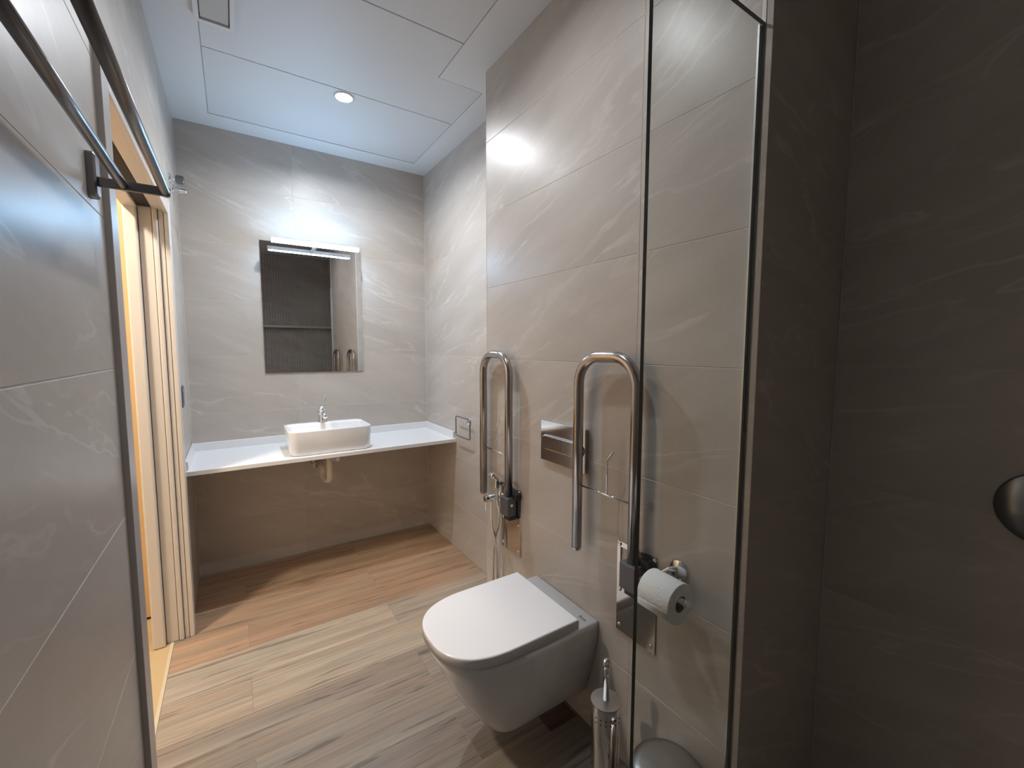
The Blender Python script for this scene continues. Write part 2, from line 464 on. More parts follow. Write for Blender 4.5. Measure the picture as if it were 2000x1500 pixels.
for i, (ya, yb) in enumerate(zip(rows_y, rows_y[1:])):
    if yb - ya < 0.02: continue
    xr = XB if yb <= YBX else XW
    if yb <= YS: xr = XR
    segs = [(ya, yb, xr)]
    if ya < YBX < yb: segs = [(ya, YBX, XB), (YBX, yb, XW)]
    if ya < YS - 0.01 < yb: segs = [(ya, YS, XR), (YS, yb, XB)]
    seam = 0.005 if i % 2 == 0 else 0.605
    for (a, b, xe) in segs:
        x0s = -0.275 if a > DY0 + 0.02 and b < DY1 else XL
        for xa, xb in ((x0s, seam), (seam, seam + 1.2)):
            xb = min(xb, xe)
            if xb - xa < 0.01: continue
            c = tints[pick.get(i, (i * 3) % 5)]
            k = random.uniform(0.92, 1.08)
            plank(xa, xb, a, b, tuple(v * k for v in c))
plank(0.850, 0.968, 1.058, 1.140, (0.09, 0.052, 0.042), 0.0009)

# ------------------------------------------------------------------ ceiling
bm = B(); box(bm, XL - 0.13, XR + 0.1, YBK - 0.1, YD + 0.1, ZC + 0.008, ZC + 0.06)
for a in ((XL - 0.13, -0.056, YBK - 0.1, YD + 0.1), (-0.056, XR + 0.1, 2.775, YD + 0.1), (1.041, XR + 0.1, 1.856, 2.775), (0.820, XR + 0.1, 0.52, 1.856), (-0.056, XR + 0.1, YBK - 0.1, 0.52)):
    box(bm, *a, ZC, ZC + 0.008)
ceil = struct(obj('ceiling', bm, PAINT))
PT = -0.0015
def cpanel(pts):
    bm = B(); cxm = sum(p[0] for p in pts) / len(pts); cym = sum(p[1] for p in pts) / len(pts)
    prism(bm, pts, ZC - PT, ZC + 0.0079)
    lowf = [f for f in bm.faces if f.normal.z < -0.9]
    bmesh.ops.bevel(bm, geom=list(lowf[0].edges), offset=0.0015, segments=2, affect='EDGES')
    return obj('ceiling_panel', bm, PANEL, ceil)
q = 0.0015
panels = [cpanel([(-0.0545, 2.192 + q), (1.039, 2.192 + q), (1.039, 2.772), (-0.0545, 2.772)]),
          cpanel([(-0.0545, 1.609 + q), (0.818, 1.609 + q), (0.818, 1.859), (1.039, 1.859), (1.039, 2.192 - q), (-0.0545, 2.192 - q)]),
          cpanel([(-0.0545, 1.026 + q), (0.818, 1.026 + q), (0.818, 1.609 - q), (-0.0545, 1.609 - q)]),
          cpanel([(-0.0545, 0.522), (0.818, 0.522), (0.818, 1.026 - q), (-0.0545, 1.026 - q)])]
DLS = [(0.4985, 2.246), (0.452, 1.080)]
def punch(o, cx, cy, r):
    bmc = B(); cyl(bmc, (cx, cy, ZC - 0.03), (0, 0, 1), 0.075, r, seg=48)
    cut = obj('cutter', bmc, PAINT)
    md = o.modifiers.new('hole', 'BOOLEAN'); md.operation = 'DIFFERENCE'; md.object = cut; md.solver = 'EXACT'
    dg = bpy.context.evaluated_depsgraph_get(); dg.update()
    me = bpy.data.meshes.new_from_object(o.evaluated_get(dg))
    o.modifiers.clear(); o.data = me
    bpy.data.objects.remove(cut, do_unlink=True)
for (cx, cy), pn in zip(DLS, (panels[0], panels[2])):
    punch(pn, cx, cy, 0.0385); punch(ceil, cx, cy, 0.0385)
for i, (cx, cy) in enumerate(DLS):
    t = thing('ceiling_downlight', 'small round white downlight glowing in the ceiling panel nearest the far wall' if i == 0 else
              'small round white downlight in the ceiling panel above the toilet side', 'light', (cx, cy, ZC - PT))
    z = ZC - PT
    bm = B(); lathe(bm, [(0.0345, 0.000), (0.0355, -0.004), (0.040, -0.005), (0.046, -0.003), (0.047, 0.0), (0.0345, 0.0)], (cx, cy, z)); obj('trim_ring', bm, PAINT, t, smooth=True)
    bm = B(); lathe(bm, [(0.0347, 0.0), (0.036, 0.001), (0.036, 0.028), (0.0352, 0.028), (0.0335, 0.002), (0.0347, 0.0)], (cx, cy, z)); obj('reflector', bm, PAINT, t, smooth=True)
    bm = B(); lathe(bm, [(0.0, 0.007), (0.028, 0.007), (0.028, 0.021), (0.0, 0.021)], (cx, cy, z)); obj('diffuser', bm, DL_EM[i], t)

# extractor vent cover
t = thing('ceiling_vent', 'square white extractor vent cover on the ceiling beside the left wall', 'vent', (-0.004, 1.935, ZC))
bm = B(); z0, z1 = ZC - 0.018, ZC + 0.0013
for a in ((-0.067, 0.058, 1.990, 2.006), (-0.067, 0.058, 1.795, 1.811), (-0.067, -0.051, 1.811, 1.990), (0.042, 0.058, 1.811, 1.990)): box(bm, *a, z0, z1, 0.001)
obj('frame', bm, PAINT, t)
bm = B(); box(bm, -0.047, 0.038, 1.815, 1.986, ZC - 0.012, ZC + 0.0013, 0.001); obj('cover_plate', bm, simple('vent_plate', (0.5, 0.5, 0.48), 0.5), t)

# ------------------------------------------------------------------ hall beyond the door
bm = B(); box(bm, -1.7, -0.285, 0.3, 2.66, -0.06, -0.001); struct(obj('floor_hall', bm, HALLWOOD))
bm = B(); box(bm, -1.8, -0.345, 2.62, 2.72, 0, ZC); struct(obj('wall_hall_far', bm, HALLW))
bm = B(); box(bm, -1.8, -1.7, 0.3, 2.62, 0, ZC); struct(obj('wall_hall_left', bm, HALLW))
bm = B(); box(bm, -1.8, -0.345, 0.2, 0.3, 0, ZC); struct(obj('wall_hall_near', bm, HALLW))
bm = B(); box(bm, -1.8, -0.345, 0.2, 2.72, ZC, ZC + 0.06); struct(obj('ceiling_hall', bm, PAINT))
dr2 = thing('door_2', 'honey coloured wooden door leaf in the hall beyond the doorway', 'door', (-0.75, 2.60, 0))
dr2['kind'] = 'structure'
bm = B(); box(bm, -1.15, -0.352, 2.585, 2.615, 0.012, 2.0, 0.002); obj('door_leaf', bm, DOORW, dr2)
bm = B(); box(bm, -1.15, -0.352, 2.590, 2.619, 0.0, 0.012); obj('threshold_gap', bm, DARK, dr2)
t = thing('hall_ceiling_light', 'round warm ceiling light in the hall outside the doorway', 'light', (-0.85, 1.7, ZC))
bm = B(); lathe(bm, [(0, 0), (0.115, 0), (0.115, -0.02), (0.10, -0.024), (0, -0.024)], (-0.85, 1.7, ZC)); obj('housing', bm, PAINT, t, smooth=False)
bm = B(); lathe(bm, [(0, -0.0245), (0.095, -0.0245), (0.09, -0.034), (0, -0.038)], (-0.85, 1.7, ZC)); obj('diffuser', bm, HL_EM, t, smooth=True)

# ------------------------------------------------------------------ door frame (pocket door)
d1 = thing('door_1', 'cream lacquered pocket door frame in the left wall', 'door', (-0.27, 1.8, 0)); d1['kind'] = 'structure'
ZI = 1.86                                          # clear height
FJ = 2.322
def dbox(name, mat, *a, bev=0.002):
    bm = B(); box(bm, *a, bev, 2); return obj(name, bm, mat, d1)
# far jamb, three boards
dbox('jamb', TRIMW, -0.345, -0.302, 2.297, 2.46, 0, ZI + 0.06, bev=0.006)
dbox('jamb', TRIMW, -0.300, -0.258, 2.322, 2.40, 0, ZI + 0.03)
dbox('jamb', TRIMW, -0.256, -0.238, 2.314, 2.40, 0, ZI + 0.03, bev=0.005)
dbox('casing', TRIMW, -0.236, -0.220, 2.324, 2.385, 0, DZ, bev=0.002)
dbox('casing', TRIMW, -0.218, -0.201, 2.321, 2.385, 0, DZ, bev=0.003)
# near jamb and casing
dbox('casing', CASEG, -0.218, -0.203, DY0, 1.304, 0, DZ, bev=0.001)
dbox('jamb', TRIMW, -0.345, -0.300, 1.18, 1.300, 0, ZI + 0.06, bev=0.003)
dbox('jamb', TRIMW, -0.256, -0.2185, 1.18, 1.290, 0, ZI + 0.03, bev=0.003)
# head
dbox('head_casing', TRIMW, -0.218, -0.203, 1.304, 2.321, ZI, DZ, bev=0.002)
dbox('head_board', TRIMW, -0.256, -0.220, 1.28, 2.40, ZI + 0.012, DZ, bev=0.003)
dbox('head_board', TRIMW, -0.345, -0.300, 1.28, 2.40, ZI + 0.004, DZ + 0.02, bev=0.003)
dbox('track_slot', DARK, -0.299, -0.257, 1.20, 2.316, ZI + 0.014, DZ)
dbox('threshold_strip', simple('pale_threshold', (0.62, 0.52, 0.36), 0.4), -0.287, -0.275, 1.30, 2.32, -0.001, 0.002, bev=0.0005)

# ------------------------------------------------------------------ counter and basin
CT, CB, CF = 0.728, 0.706, 2.442
bm = B()
box(bm, XL + 0.001, XW - 0.001, CF, YD - 0.001, CB, CT, 0.002, 2)
cnt = tag(obj('countertop', bm, COUNTER), 'long white countertop spanning the alcove under the mirror', 'countertop')
bm = B(); box(bm, XL + 0.001, XW - 0.001, YD - 0.016, YD - 0.001, CT - 0.001, 0.772, 0.002, 2); obj('back_upstand', bm, COUNTER, cnt)
for x0, x1 in ((XL + 0.001, XL + 0.016), (XW - 0.016, XW - 0.001)):
    bm = B(); box(bm, x0, x1, CF + 0.02, YD - 0.016, CT - 0.001, 0.772, 0.002, 2); obj('side_upstand', bm, COUNTER, cnt)

BX0, BX1, BY0, BY1, BT = 0.222, 0.652, 2.462, 2.765, 0.862
bas = thing('washbasin', 'white rectangular vessel basin with rounded corners on the countertop', 'basin', (0.437, 2.61, CT))
bm = B()
def ring(ins, z, r, yb=0.0):
    return [(x, y, z) for x, y in rrect(BX0 + ins, BX1 - ins, BY0 + ins, BY1 - ins - yb, max(0.012, r - ins), 8)]
loops = [ring(0.034, CT, 0.06), ring(0.010, CT + 0.002, 0.055), ring(0.006, CT + 0.010, 0.05), ring(0.0, BT - 0.006, 0.048), ring(0.0015, BT - 0.001, 0.048),
         ring(0.004, BT, 0.048), ring(0.009, BT - 0.001, 0.048, 0.062), ring(0.012, BT - 0.006, 0.048, 0.062), ring(0.024, BT - 0.07, 0.05, 0.062), ring(0.05, BT - 0.095, 0.06, 0.062), ring(0.12, BT - 0.103, 0.12, 0.062)]
loft(bm, loops)
obj('bowl', bm, CERAM, bas, smooth=True)
bm = B(); lathe(bm, [(0, 0.003), (0.018, 0.003), (0.022, 0.001), (0.022, 0)], (0.437, 2.585, BT - 0.103)); obj('drain_cap', bm, CHROME, bas, smooth=True)

fx, fy = 0.428, 2.728
fa = thing('basin_mixer_tap', 'small chrome lever mixer tap on the back of the basin', 'tap', (fx, fy, BT))
bm = B(); lathe(bm, [(0.0, 0.0), (0.027, 0.0), (0.027, 0.004), (0.024, 0.008), (0.0225, 0.03), (0.023, 0.055), (0.0245, 0.064), (0.024, 0.072), (0, 0.073)], (fx, fy, BT)); obj('body', bm, CHROME, fa, smooth=True)
bm = B(); lathe(bm, [(0.0, 0.100), (0.012, 0.098), (0.020, 0.091), (0.0245, 0.080), (0.0245, 0.074), (0, 0.074)], (fx, fy, BT)); obj('cartridge_cap', bm, CHROME, fa, smooth=True)
bm = B(); tube(bm, fillet([(fx, fy - 0.012, BT + 0.045), (fx, fy - 0.075, BT + 0.058), (fx, fy - 0.098, BT + 0.040)], 0.02), 0.0125); obj('spout', bm, CHROME, fa, smooth=True)
bm = B(); tube(bm, [(fx, fy, BT + 0.096), (fx + 0.006, fy - 0.002, BT + 0.112), (fx + 0.016, fy, BT + 0.128), (fx + 0.020, fy, BT + 0.150), (fx + 0.019, fy, BT + 0.156)], [0.005, 0.0045, 0.004, 0.0055, 0.003]); obj('lever', bm, CHROME, fa, smooth=True)

pp = thing('drain_pipe', 'cream plastic waste pipe curling down below the basin', 'pipe', (0.44, 2.62, CB))
bm = B(); tube(bm, fillet([(0.44, 2.62, CB + 0.0), (0.44, 2.62, 0.535), (0.432, 2.70, 0.515), (0.425, 2.76, 0.53), (0.425, 2.76, 0.575), (0.43, YD - 0.001, 0.575)], 0.03), 0.0165); obj('pipe', bm, PVC, pp, smooth=True)
bm = B(); lathe(bm, [(0.0165, 0), (0.022, 0), (0.022, 0.03), (0.0165, 0.034)], (0.44, 2.62, CB - 0.036)); obj('collar', bm, PVC, pp, smooth=True)
for i, (x, z) in enumerate(((0.400, 0.572), (0.530, 0.592))):
    v = thing('stop_valve', ('dark chrome stop valve to the left of the waste pipe', 'dark chrome stop valve to the right of the waste pipe')[i], 'valve', (x, YD, z))
    bm = B(); cyl(bm, (x, YD, z), (0, -1, 0), 0.006, 0.025, bev=0.002); obj('wall_flange', bm, CHROME, v, smooth=False)
    bm = B(); cyl(bm, (x, YD - 0.005, z), (0, -1, 0), 0.042, 0.011); cyl(bm, (x, YD - 0.03, z - 0.005), (0, 0, 1), 0.045, 0.009); obj('valve_body', bm, CHROME, v)
    bm = B(); cyl(bm, (x, YD - 0.046, z), (0, -1, 0), 0.022, 0.017, 0.015, seg=12, bev=0.002); obj('handle', bm, CHROME, v)
    bm = B(); tube(bm, fillet([(x, YD - 0.03, z + 0.04), (x, YD - 0.04, z + 0.08), (x * 0.9 + 0.045, 2.70, CB - 0.001)], 0.03), 0.005); obj('flexible_hose', bm, STEEL, v, smooth=True)

# ------------------------------------------------------------------ mirror and its lamp
mr = thing('wall_mirror', 'frameless rectangular mirror on the tiled wall above the basin', 'mirror', (0.438, YD, 1.53))
bm = B(); box(bm, 0.156, 0.722, YD - 0.0065, YD - 0.0005, 1.152, 1.926); bm.normal_update()
for f in bm.faces:
    f.material_index = 0 if f.normal.y < -0.9 else 1
obj('mirror_glass', bm, MIRROR, mr, mats=[MIRROR, MIRRORE])
LX0, LX1, LY, LZ = 0.206, 0.680, 2.800, 1.908
lm = thing('mirror_lamp', 'slim horizontal lamp glowing blue white over the top of the mirror', 'lamp', (0.443, YD, 1.93))
bm = B(); box(bm, LX0, LX1, LY - 0.015, LY + 0.006, LZ - 0.012, LZ + 0.012, 0.003, 3); obj('light_tube', bm, LP_EM, lm)
bm = B(); box(bm, LX0, LX1, LY + 0.0045, LY + 0.016, LZ - 0.0075, LZ + 0.0125, 0.001); obj('housing', bm, PAINT, lm)
for x0, x1 in ((LX0 - 0.006, LX0), (LX1, LX1 + 0.006)):
    bm = B(); box(bm, x0, x1, LY - 0.016, LY + 0.016, LZ - 0.013, LZ + 0.013, 0.003, 2); obj('end_cap', bm, CHROME, lm)
bm = B(); box(bm, 0.434, 0.454, LY + 0.0145, YD - 0.0075, LZ - 0.003, LZ + 0.003, 0.001); box(bm, 0.434, 0.454, YD - 0.010, YD - 0.0072, LZ - 0.003, LZ + 0.022, 0.0005); obj('bracket', bm, PAINT, lm)
bm = B(); box(bm, 0.434, 0.454, YD - 0.010, YD - 0.0003, LZ + 0.0185, LZ + 0.023, 0.0005); obj('wall_plate', bm, PAINT, lm)

# ------------------------------------------------------------------ toilet
TC, HW = 1.143, 0.175
def toilet_outline(xf, xb, hw, a, n=2.6, k=28, yc=TC):
    """flat back at xb, superelliptic front ending at xf; counter-clockwise from back right"""
    pts = []
    for i in range(k + 1):
        th = PI / 2 + PI * i / k
        c, s = math.cos(th), math.sin(th)
        x = xf + a - a * abs(c) ** (2 / n)
        y = yc + hw * (1 if s > 0 else -1) * abs(s) ** (2 / n)
        pts.append((x, y))
    pts.append((xb, yc - hw)); pts.append((xb, yc + hw))
    return pts
tl = thing('toilet', 'white wall hung toilet with its lid closed', 'toilet', (XB, TC, 0.0))
bm = B()
secs = [(0.402, 0.470, 0.167, 0.20), (0.3985, 0.463, 0.1735, 0.21), (0.380, 0.463, 0.174, 0.21), (0.34, 0.484, 0.171, 0.21), (0.28, 0.508, 0.161, 0.18), (0.21, 0.545, 0.143, 0.15), (0.15, 0.588, 0.125, 0.11), (0.122, 0.610, 0.117, 0.09), (0.1165, 0.616, 0.113, 0.085), (0.115, 0.626, 0.106, 0.08)]
secs.reverse()
loft(bm, [[(x, y, z) for x, y in toilet_outline(xf, XB - 0.0035, hw, a)] for z, xf, hw, a in secs])
obj('bowl', bm, CERAM, tl, smooth=True)
# thin dark joint against the wall
bm = B(); loft(bm, [[(XB - 0.0035 + dx, TC + s * hw, z) for s, hw, z in ((-1, 0.171, 0.399), (-1, 0.163, 0.30), (-1, 0.131, 0.17), (-1, 0.108, 0.124), (1, 0.108, 0.124), (1, 0.131, 0.17), (1, 0.163, 0.30), (1, 0.171, 0.399))] for dx in (0, 0.003)]); obj('wall_gasket', bm, RUBBER, tl)
def slabpart(name, z0, z1, xf, xb, hw, a, mat, r=0.006):
    bm = B(); o0 = toilet_outline(xf, xb, hw, a); n_ = 5
    lps = [[(x, y, z0) for x, y in o0]]
    for i in range(n_ + 1):
        t_ = PI / 2 * i / n_; ins = r * (1 - math.cos(t_)); z = z1 - r + r * math.sin(t_)
        lps.append([(x, y, z) for x, y in toilet_outline(xf + ins, xb - ins, hw - ins, a)])
    loft(bm, lps); return obj(name, bm, mat, tl, smooth=False)
s1 = slabpart('seat', 0.4022, 0.4092, 0.470, 0.878, 0.163, 0.20, simple('seat_gap_shade', (0.12, 0.12, 0.125), 0.5), 0.001)  # dark colour stands in for the shaded gap under the lid
s2 = slabpart('lid', 0.4094, 0.440, 0.450, 0.886, 0.1755, 0.215, LIDM, 0.005)
for s_ in (s1, s2):
    for p in s_.data.polygons: p.use_smooth = abs(p.normal.z) < 0.98
for y in (TC - 0.11, TC + 0.11):
    bm = B(); cyl(bm, (0.892, y, 0.4022), (0, 0, 1), 0.012, 0.011, bev=0.002); obj('hinge', bm, LIDM, tl)
cu = bpy.data.curves.new('maker_mark', 'FONT'); cu.body = 'Roca'; cu.size = 0.016; cu.extrude = 0.0002; cu.align_x = 'CENTER'
to = bpy.data.objects.new('maker_mark', cu); COL.objects.link(to)
dg = bpy.context.evaluated_depsgraph_get()
me = bpy.data.meshes.new_from_object(to.evaluated_get(dg)); bpy.data.objects.remove(to)
mk = bpy.data.objects.new('maker_mark', me); COL.objects.link(mk); me.materials.clear(); me.materials.append(INK)
mk.parent = tl; mk.matrix_parent_inverse = Matrix.Translation(-tl.location)
mk.location = (0.935, TC - 0.135, 0.4023); mk.rotation_euler = (0, 0, -PI / 2)

# flush plate
fp = thing('flush_plate', 'chrome flush plate on the wall above the toilet', 'flush plate', (XB, 1.158, 0.96))
bm = B(); box(bm, XB - 0.011, XB - 0.0003, 1.035, 1.281, 0.882, 1.034, 0.002, 2); obj('plate', bm, CHROME, fp)
def pill(y0, y1, z0, z1, x0, x1):
    bm = B(); r = (z1 - z0) / 2 - 0.0005
    def lp(x, ins): return [(x, y, z) for y, z in rrect(y0 + ins, y1 - ins, z0 + ins, z1 - ins, r - ins, 10)]
    loft(bm, [lp(x1, 0), lp(x0 + 0.004, 0), lp(x0 + 0.001, 0.0015), lp(x0, 0.004)]); return bm
obj('push_button', pill(1.045, 1.268, 0.928, 0.982, XB - 0.021, XB - 0.010), CHROME, fp)
bm = B(); box(bm, XB - 0.0215, XB - 0.0200, 1.1505, 1.1525, 0.932, 0.978); obj('button_split', bm, GREYP, fp)

# ------------------------------------------------------------------ fold-up grab rails
def grab_rail(label, yi, xo, yo, yp):
    xi = 0.940
    g = thing('grab_rail', label, 'grab rail', (XB, yi, 0.56), 'fold up grab rails beside the toilet')
    ztop, zlow = 1.276, 0.642
    bm = B(); pts = fillet([(xi, yi, 0.66), (xi, yi, ztop - 0.0), (xo, yo, ztop - 0.0), (xo, yo, zlow)], 0.088, 14)
    tube(bm, pts, 0.0165, 24); obj('rail', bm, STEEL, g, smooth=True)
    bm = B(); lathe(bm, [(0.0165, 0), (0.0160, -0.006), (0.012, -0.011), (0, -0.013)], (xo, yo, zlow), seg=24); obj('end_cap', bm, STEEL, g, smooth=True)
    a = Vector((xo, yo, 0.855)); b_ = Vector((xi, yi, 0.855))
    d = (b_ - a); d.z = 0; d.normalize()
    a2 = a + d * 0.014; b2 = b_ - d * 0.014
    bm = B(); tube(bm, [a2, b2], 0.0032, 10); obj('cross_rod', bm, CHROME, g, smooth=True)
    m_ = a.lerp(b_, 0.55)
    bm = B(); tube(bm, fillet([m_, m_ + Vector((0, 0, 0.108)), m_ + Vector((0, 0, 0.108)) + d * 0.025 + Vector((0, 0, 0.030))], 0.006), 0.0030, 10); obj('paper_hook', bm, CHROME, g, smooth=True)
    # hinge block, jaw, bracket
    bm = B(); box(bm, xi - 0.024, xi + 0.018, yi - 0.030, yi + 0.030, 0.606, 0.684, 0.004, 2); obj('hinge_block', bm, GREYP, g)
    bm = B(); box(bm, xi - 0.010, xi + 0.031, yi - 0.022, yi + 0.022, 0.585, 0.612, 0.002); box(bm, xi + 0.004, xi + 0.0315, yi - 0.052, yi + 0.020, 0.676, 0.702, 0.003); box(bm, xi + 0.016, xi + 0.0315, yi - 0.020, yi + 0.022, 0.60, 0.69, 0.002); obj('hinge_jaw', bm, BLACKP, g)
    bm = B(); cyl(bm, (xi - 0.006, yi - 0.034, 0.655), (0, 1, 0), 0.068, 0.006); obj('hinge_pin', bm, CHROME, g)
    # wall plate with a window at its upper end
    y0, y1, z0, z1 = yp - 0.074, yp + 0.074, 0.425, 0.712
    bm = B(); x0, x1 = XB - 0.0045, XB - 0.0003
    box(bm, x0, x1, y0, y1, z0, 0.600, 0.0008); box(bm, x0, x1, y0, y1, 0.694, z1, 0.0008)
    box(bm, x0, x1, y0, y0 + 0.008, 0.600, 0.694); box(bm, x0, x1, y1 - 0.012, y1, 0.600, 0.694)
    box(bm, x0, x1, yi - 0.026, yi + 0.026, 0.600, 0.694)
    obj('wall_plate', bm, STEELP, g)
    for y, z in ((y0 + 0.014, z0 + 0.02), (y1 - 0.014, z0 + 0.02), (y0 + 0.010, z1 - 0.009), (y1 - 0.010, z1 - 0.009), (y0 + 0.014, 0.56), (y1 - 0.014, 0.56)):
        bm = B(); lathe(bm, [(0.0068, 0), (0.0062, 0.002), (0.004, 0.0036), (0, 0.0042)], (x0, y, z), (-1, 0, 0), seg=16); obj('screw', bm, CHROME, g, smooth=True)
    return g
grab_rail('stainless folding rail folded upright, between the flush plate and the shower glass', 0.803, 0.934, 1.037, 0.817)
grab_rail('stainless folding rail folded upright, beside the basin alcove and above the hand sprayer', 1.468, 0.944, 1.688, 1.500)

# ------------------------------------------------------------------ hand sprayer with valve and hose
sv = thing('bidet_sprayer', 'chrome bidet hand sprayer with valve and looping hose behind the far grab rail', 'sprayer', (XB, 1.60, 0.64))
zy = 0.638; vy = 1.605
bm = B(); lathe(bm, [(0.024, 0), (0.024, 0.003), (0.015, 0.006), (0.012, 0.012), (0.012, 0.055), (0, 0.055)], (XB, vy, zy), (-1, 0, 0), seg=24); obj('valve_body', bm, CHROME, sv, smooth=True)
bm = B(); cyl(bm, (XB - 0.056, vy, zy), (-1, 0, 0), 0.018, 0.0155, bev=0.003); obj('knob', bm, CHROME, sv)
bm = B(); tube(bm, [(XB - 0.068, vy, zy - 0.012), (XB - 0.068, vy, zy - 0.055)], 0.0022, 8); obj('knob_lever', bm, CHROME, sv)
bm = B(); box(bm, XB - 0.032, XB - 0.0005, vy - 0.045, vy - 0.022, zy + 0.060, zy + 0.082, 0.003); cyl(bm, (XB - 0.03, vy - 0.034, zy + 0.055), (0, 0, 1), 0.03, 0.013); obj('holder', bm, CHROME, sv)
bm = B(); tube(bm, fillet([(XB - 0.030, vy - 0.034, zy + 0.0), (XB - 0.030, vy - 0.034, zy + 0.095), (XB - 0.062, vy - 0.040, zy + 0.118)], 0.02), [0.007] + [0.0085] * 9 + [0.014]); obj('spray_head', bm, CHROME, sv, smooth=True)
bm = B()
pts = [(XB - 0.04, vy, zy - 0.01), (XB - 0.042, vy - 0.004, zy - 0.10), (XB - 0.034, vy - 0.03, zy - 0.22), (XB - 0.030, vy - 0.035, zy - 0.36), (XB - 0.03, vy - 0.03, zy - 0.47), (XB - 0.03, vy - 0.012, zy - 0.51), (XB - 0.03, vy + 0.004, zy - 0.47), (XB - 0.03, vy + 0.0, zy - 0.36), (XB - 0.028, vy - 0.005, zy - 0.22), (XB - 0.022, vy - 0.034, zy - 0.10), (XB - 0.030, vy - 0.034, zy + 0.0)]
P_ = [Vector(p) for p in pts]; sm = []
for i in range(len(P_) - 1):
    p0, p1, p2, p3 = P_[max(i - 1, 0)], P_[i], P_[i + 1], P_[min(i + 2, len(P_) - 1)]
    for k in range(8):
        t_ = k / 8; sm.append(0.5 * ((2 * p1) + (p2 - p0) * t_ + (2 * p0 - 5 * p1 + 4 * p2 - p3) * t_ ** 2 + (3 * p1 - p0 - 3 * p2 + p3) * t_ ** 3))
sm.append(P_[-1])
tube(bm, sm, 0.0058, 12); obj('hose', bm, CHROME, sv, smooth=True)

# ------------------------------------------------------------------ toilet paper and holder
RX, RZ, RY0, RY1, RR = 0.902, 0.668, 0.617, 0.712, 0.0515
hp = thing('paper_holder', 'chrome toilet roll holder screwed to the wall behind the glass', 'holder', (XB, 0.672, 0.71))
bm = B(); lathe(bm, [(0.027, 0), (0.027, 0.005), (0.024, 0.008), (0, 0.008)], (XB, 0.675, 0.712), (-1, 0, 0)); obj('wall_flange', bm, CHROME, hp, smooth=True)
bm = B(); tube(bm, fillet([(XB - 0.005, 0.675, 0.712), (XB - 0.012, 0.700, 0.706), (XB - 0.016, 0.731, RZ + 0.010), (RX, 0.733, RZ + 0.010), (RX, 0.602, RZ + 0.010)], 0.010), 0.0075, 14); obj('arm', bm, CHROME, hp, smooth=True)
bm = B(); cyl(bm, (RX, 0.604, RZ + 0.010), (0, -1, 0), 0.008, 0.0105, bev=0.002); obj('end_stop', bm, CHROME, hp)
tp = thing('toilet_paper_roll', 'white toilet paper roll hanging on the chrome holder behind the glass', 'toilet paper', (RX, 0.665, RZ))
bm = B(); lathe(bm, [(0.0205, RY0), (0.046, RY0 - 0.0), (RR - 0.001, RY0 + 0.001), (RR, RY0 + 0.003), (RR, RY1 - 0.003), (RR - 0.001, RY1 - 0.001), (0.0205, RY1), (0.0205, RY0)], (RX, 0, RZ), (0, 1, 0), seg=56); o_ = obj('paper', bm, PAPER, tp, smooth=False)
for p in o_.data.polygons: p.use_smooth = abs(p.normal.y) < 0.8
bm = B(); lathe(bm, [(0.0204, RY0 + 0.0005), (0.0204, RY1 - 0.0005), (0.0188, RY1 - 0.0005), (0.0188, RY0 + 0.0005), (0.0204, RY0 + 0.0005)], (RX, 0, RZ), (0, 1, 0), seg=40); obj('core', bm, CARD, tp, smooth=True)
bm = B()
n_ = 10; a_, b2_ = [], []
for i in range(n_ + 1):
    an = PI + 0.10 + 0.45 * i / n_
    r_ = RR + 0.0012 + 0.0015 * i / n_
    a_.append((RX + r_ * math.cos(an), RY0 + 0.002, RZ + r_ * math.sin(an))); b2_.append((RX + r_ * math.cos(an), RY1 - 0.002, RZ + r_ * math.sin(an)))
va = [bm.verts.new(p) for p in a_]; vb = [bm.verts.new(p) for p in b2_]
for i in range(n_): bm.faces.new((va[i], va[i + 1], vb[i + 1], vb[i]))
o_ = obj('loose_sheet', bm, PAPER, tp, smooth=True); md = o_.modifiers.new('s', 'SOLIDIFY'); md.thickness = 0.0006

# ------------------------------------------------------------------ toilet brush
bx, by, bt = 0.846, 0.806, 0.302
br = thing('toilet_brush', 'chrome toilet brush in a cylindrical holder on the floor by the toilet', 'toilet brush', (bx, by, 0))
bm = B(); lathe(bm, [(0, 0), (0.038, 0), (0.0395, 0.003), (0.0395, bt - 0.003), (0.0385, bt), (0, bt)], (bx, by, 0), seg=48); obj('holder', bm, CHROME, br, smooth=True)
for k in range(9):
    for j in range(2):
        an = -PI / 2 - 1.5 + k * 0.36; z = bt - 0.030 - 0.014 * j
        bm = B(); cyl(bm, (bx + 0.0388 * math.cos(an), by + 0.0388 * math.sin(an), z), (math.cos(an), math.sin(an), 0), 0.0011, 0.0023, seg=12); obj('air_hole', bm, DARK, br)
bm = B(); lathe(bm, [(0, 0.0), (0.0425, 0.0), (0.0430, 0.001), (0.0425, 0.003), (0.012, 0.0045), (0, 0.005)], (bx, by, bt), seg=48); obj('lid', bm, BRUSHED, br)
bm = B(); lathe(bm, [(0, 0), (0.0085, 0), (0.0078, 0.075), (0.0095, 0.080), (0.0095, 0.090), (0.0075, 0.097), (0, 0.097)], (bx, by, bt + 0.004), seg=20); obj('handle', bm, CHROME, br, smooth=True)
bm = B(); bmesh.ops.create_uvsphere(bm, u_segments=20, v_segments=12, radius=0.0125, matrix=Matrix.Translation((bx, by, bt + 0.112)) @ Matrix.Diagonal((1, 1, 1.15, 1))); obj('knob', bm, CHROME, br, smooth=True)

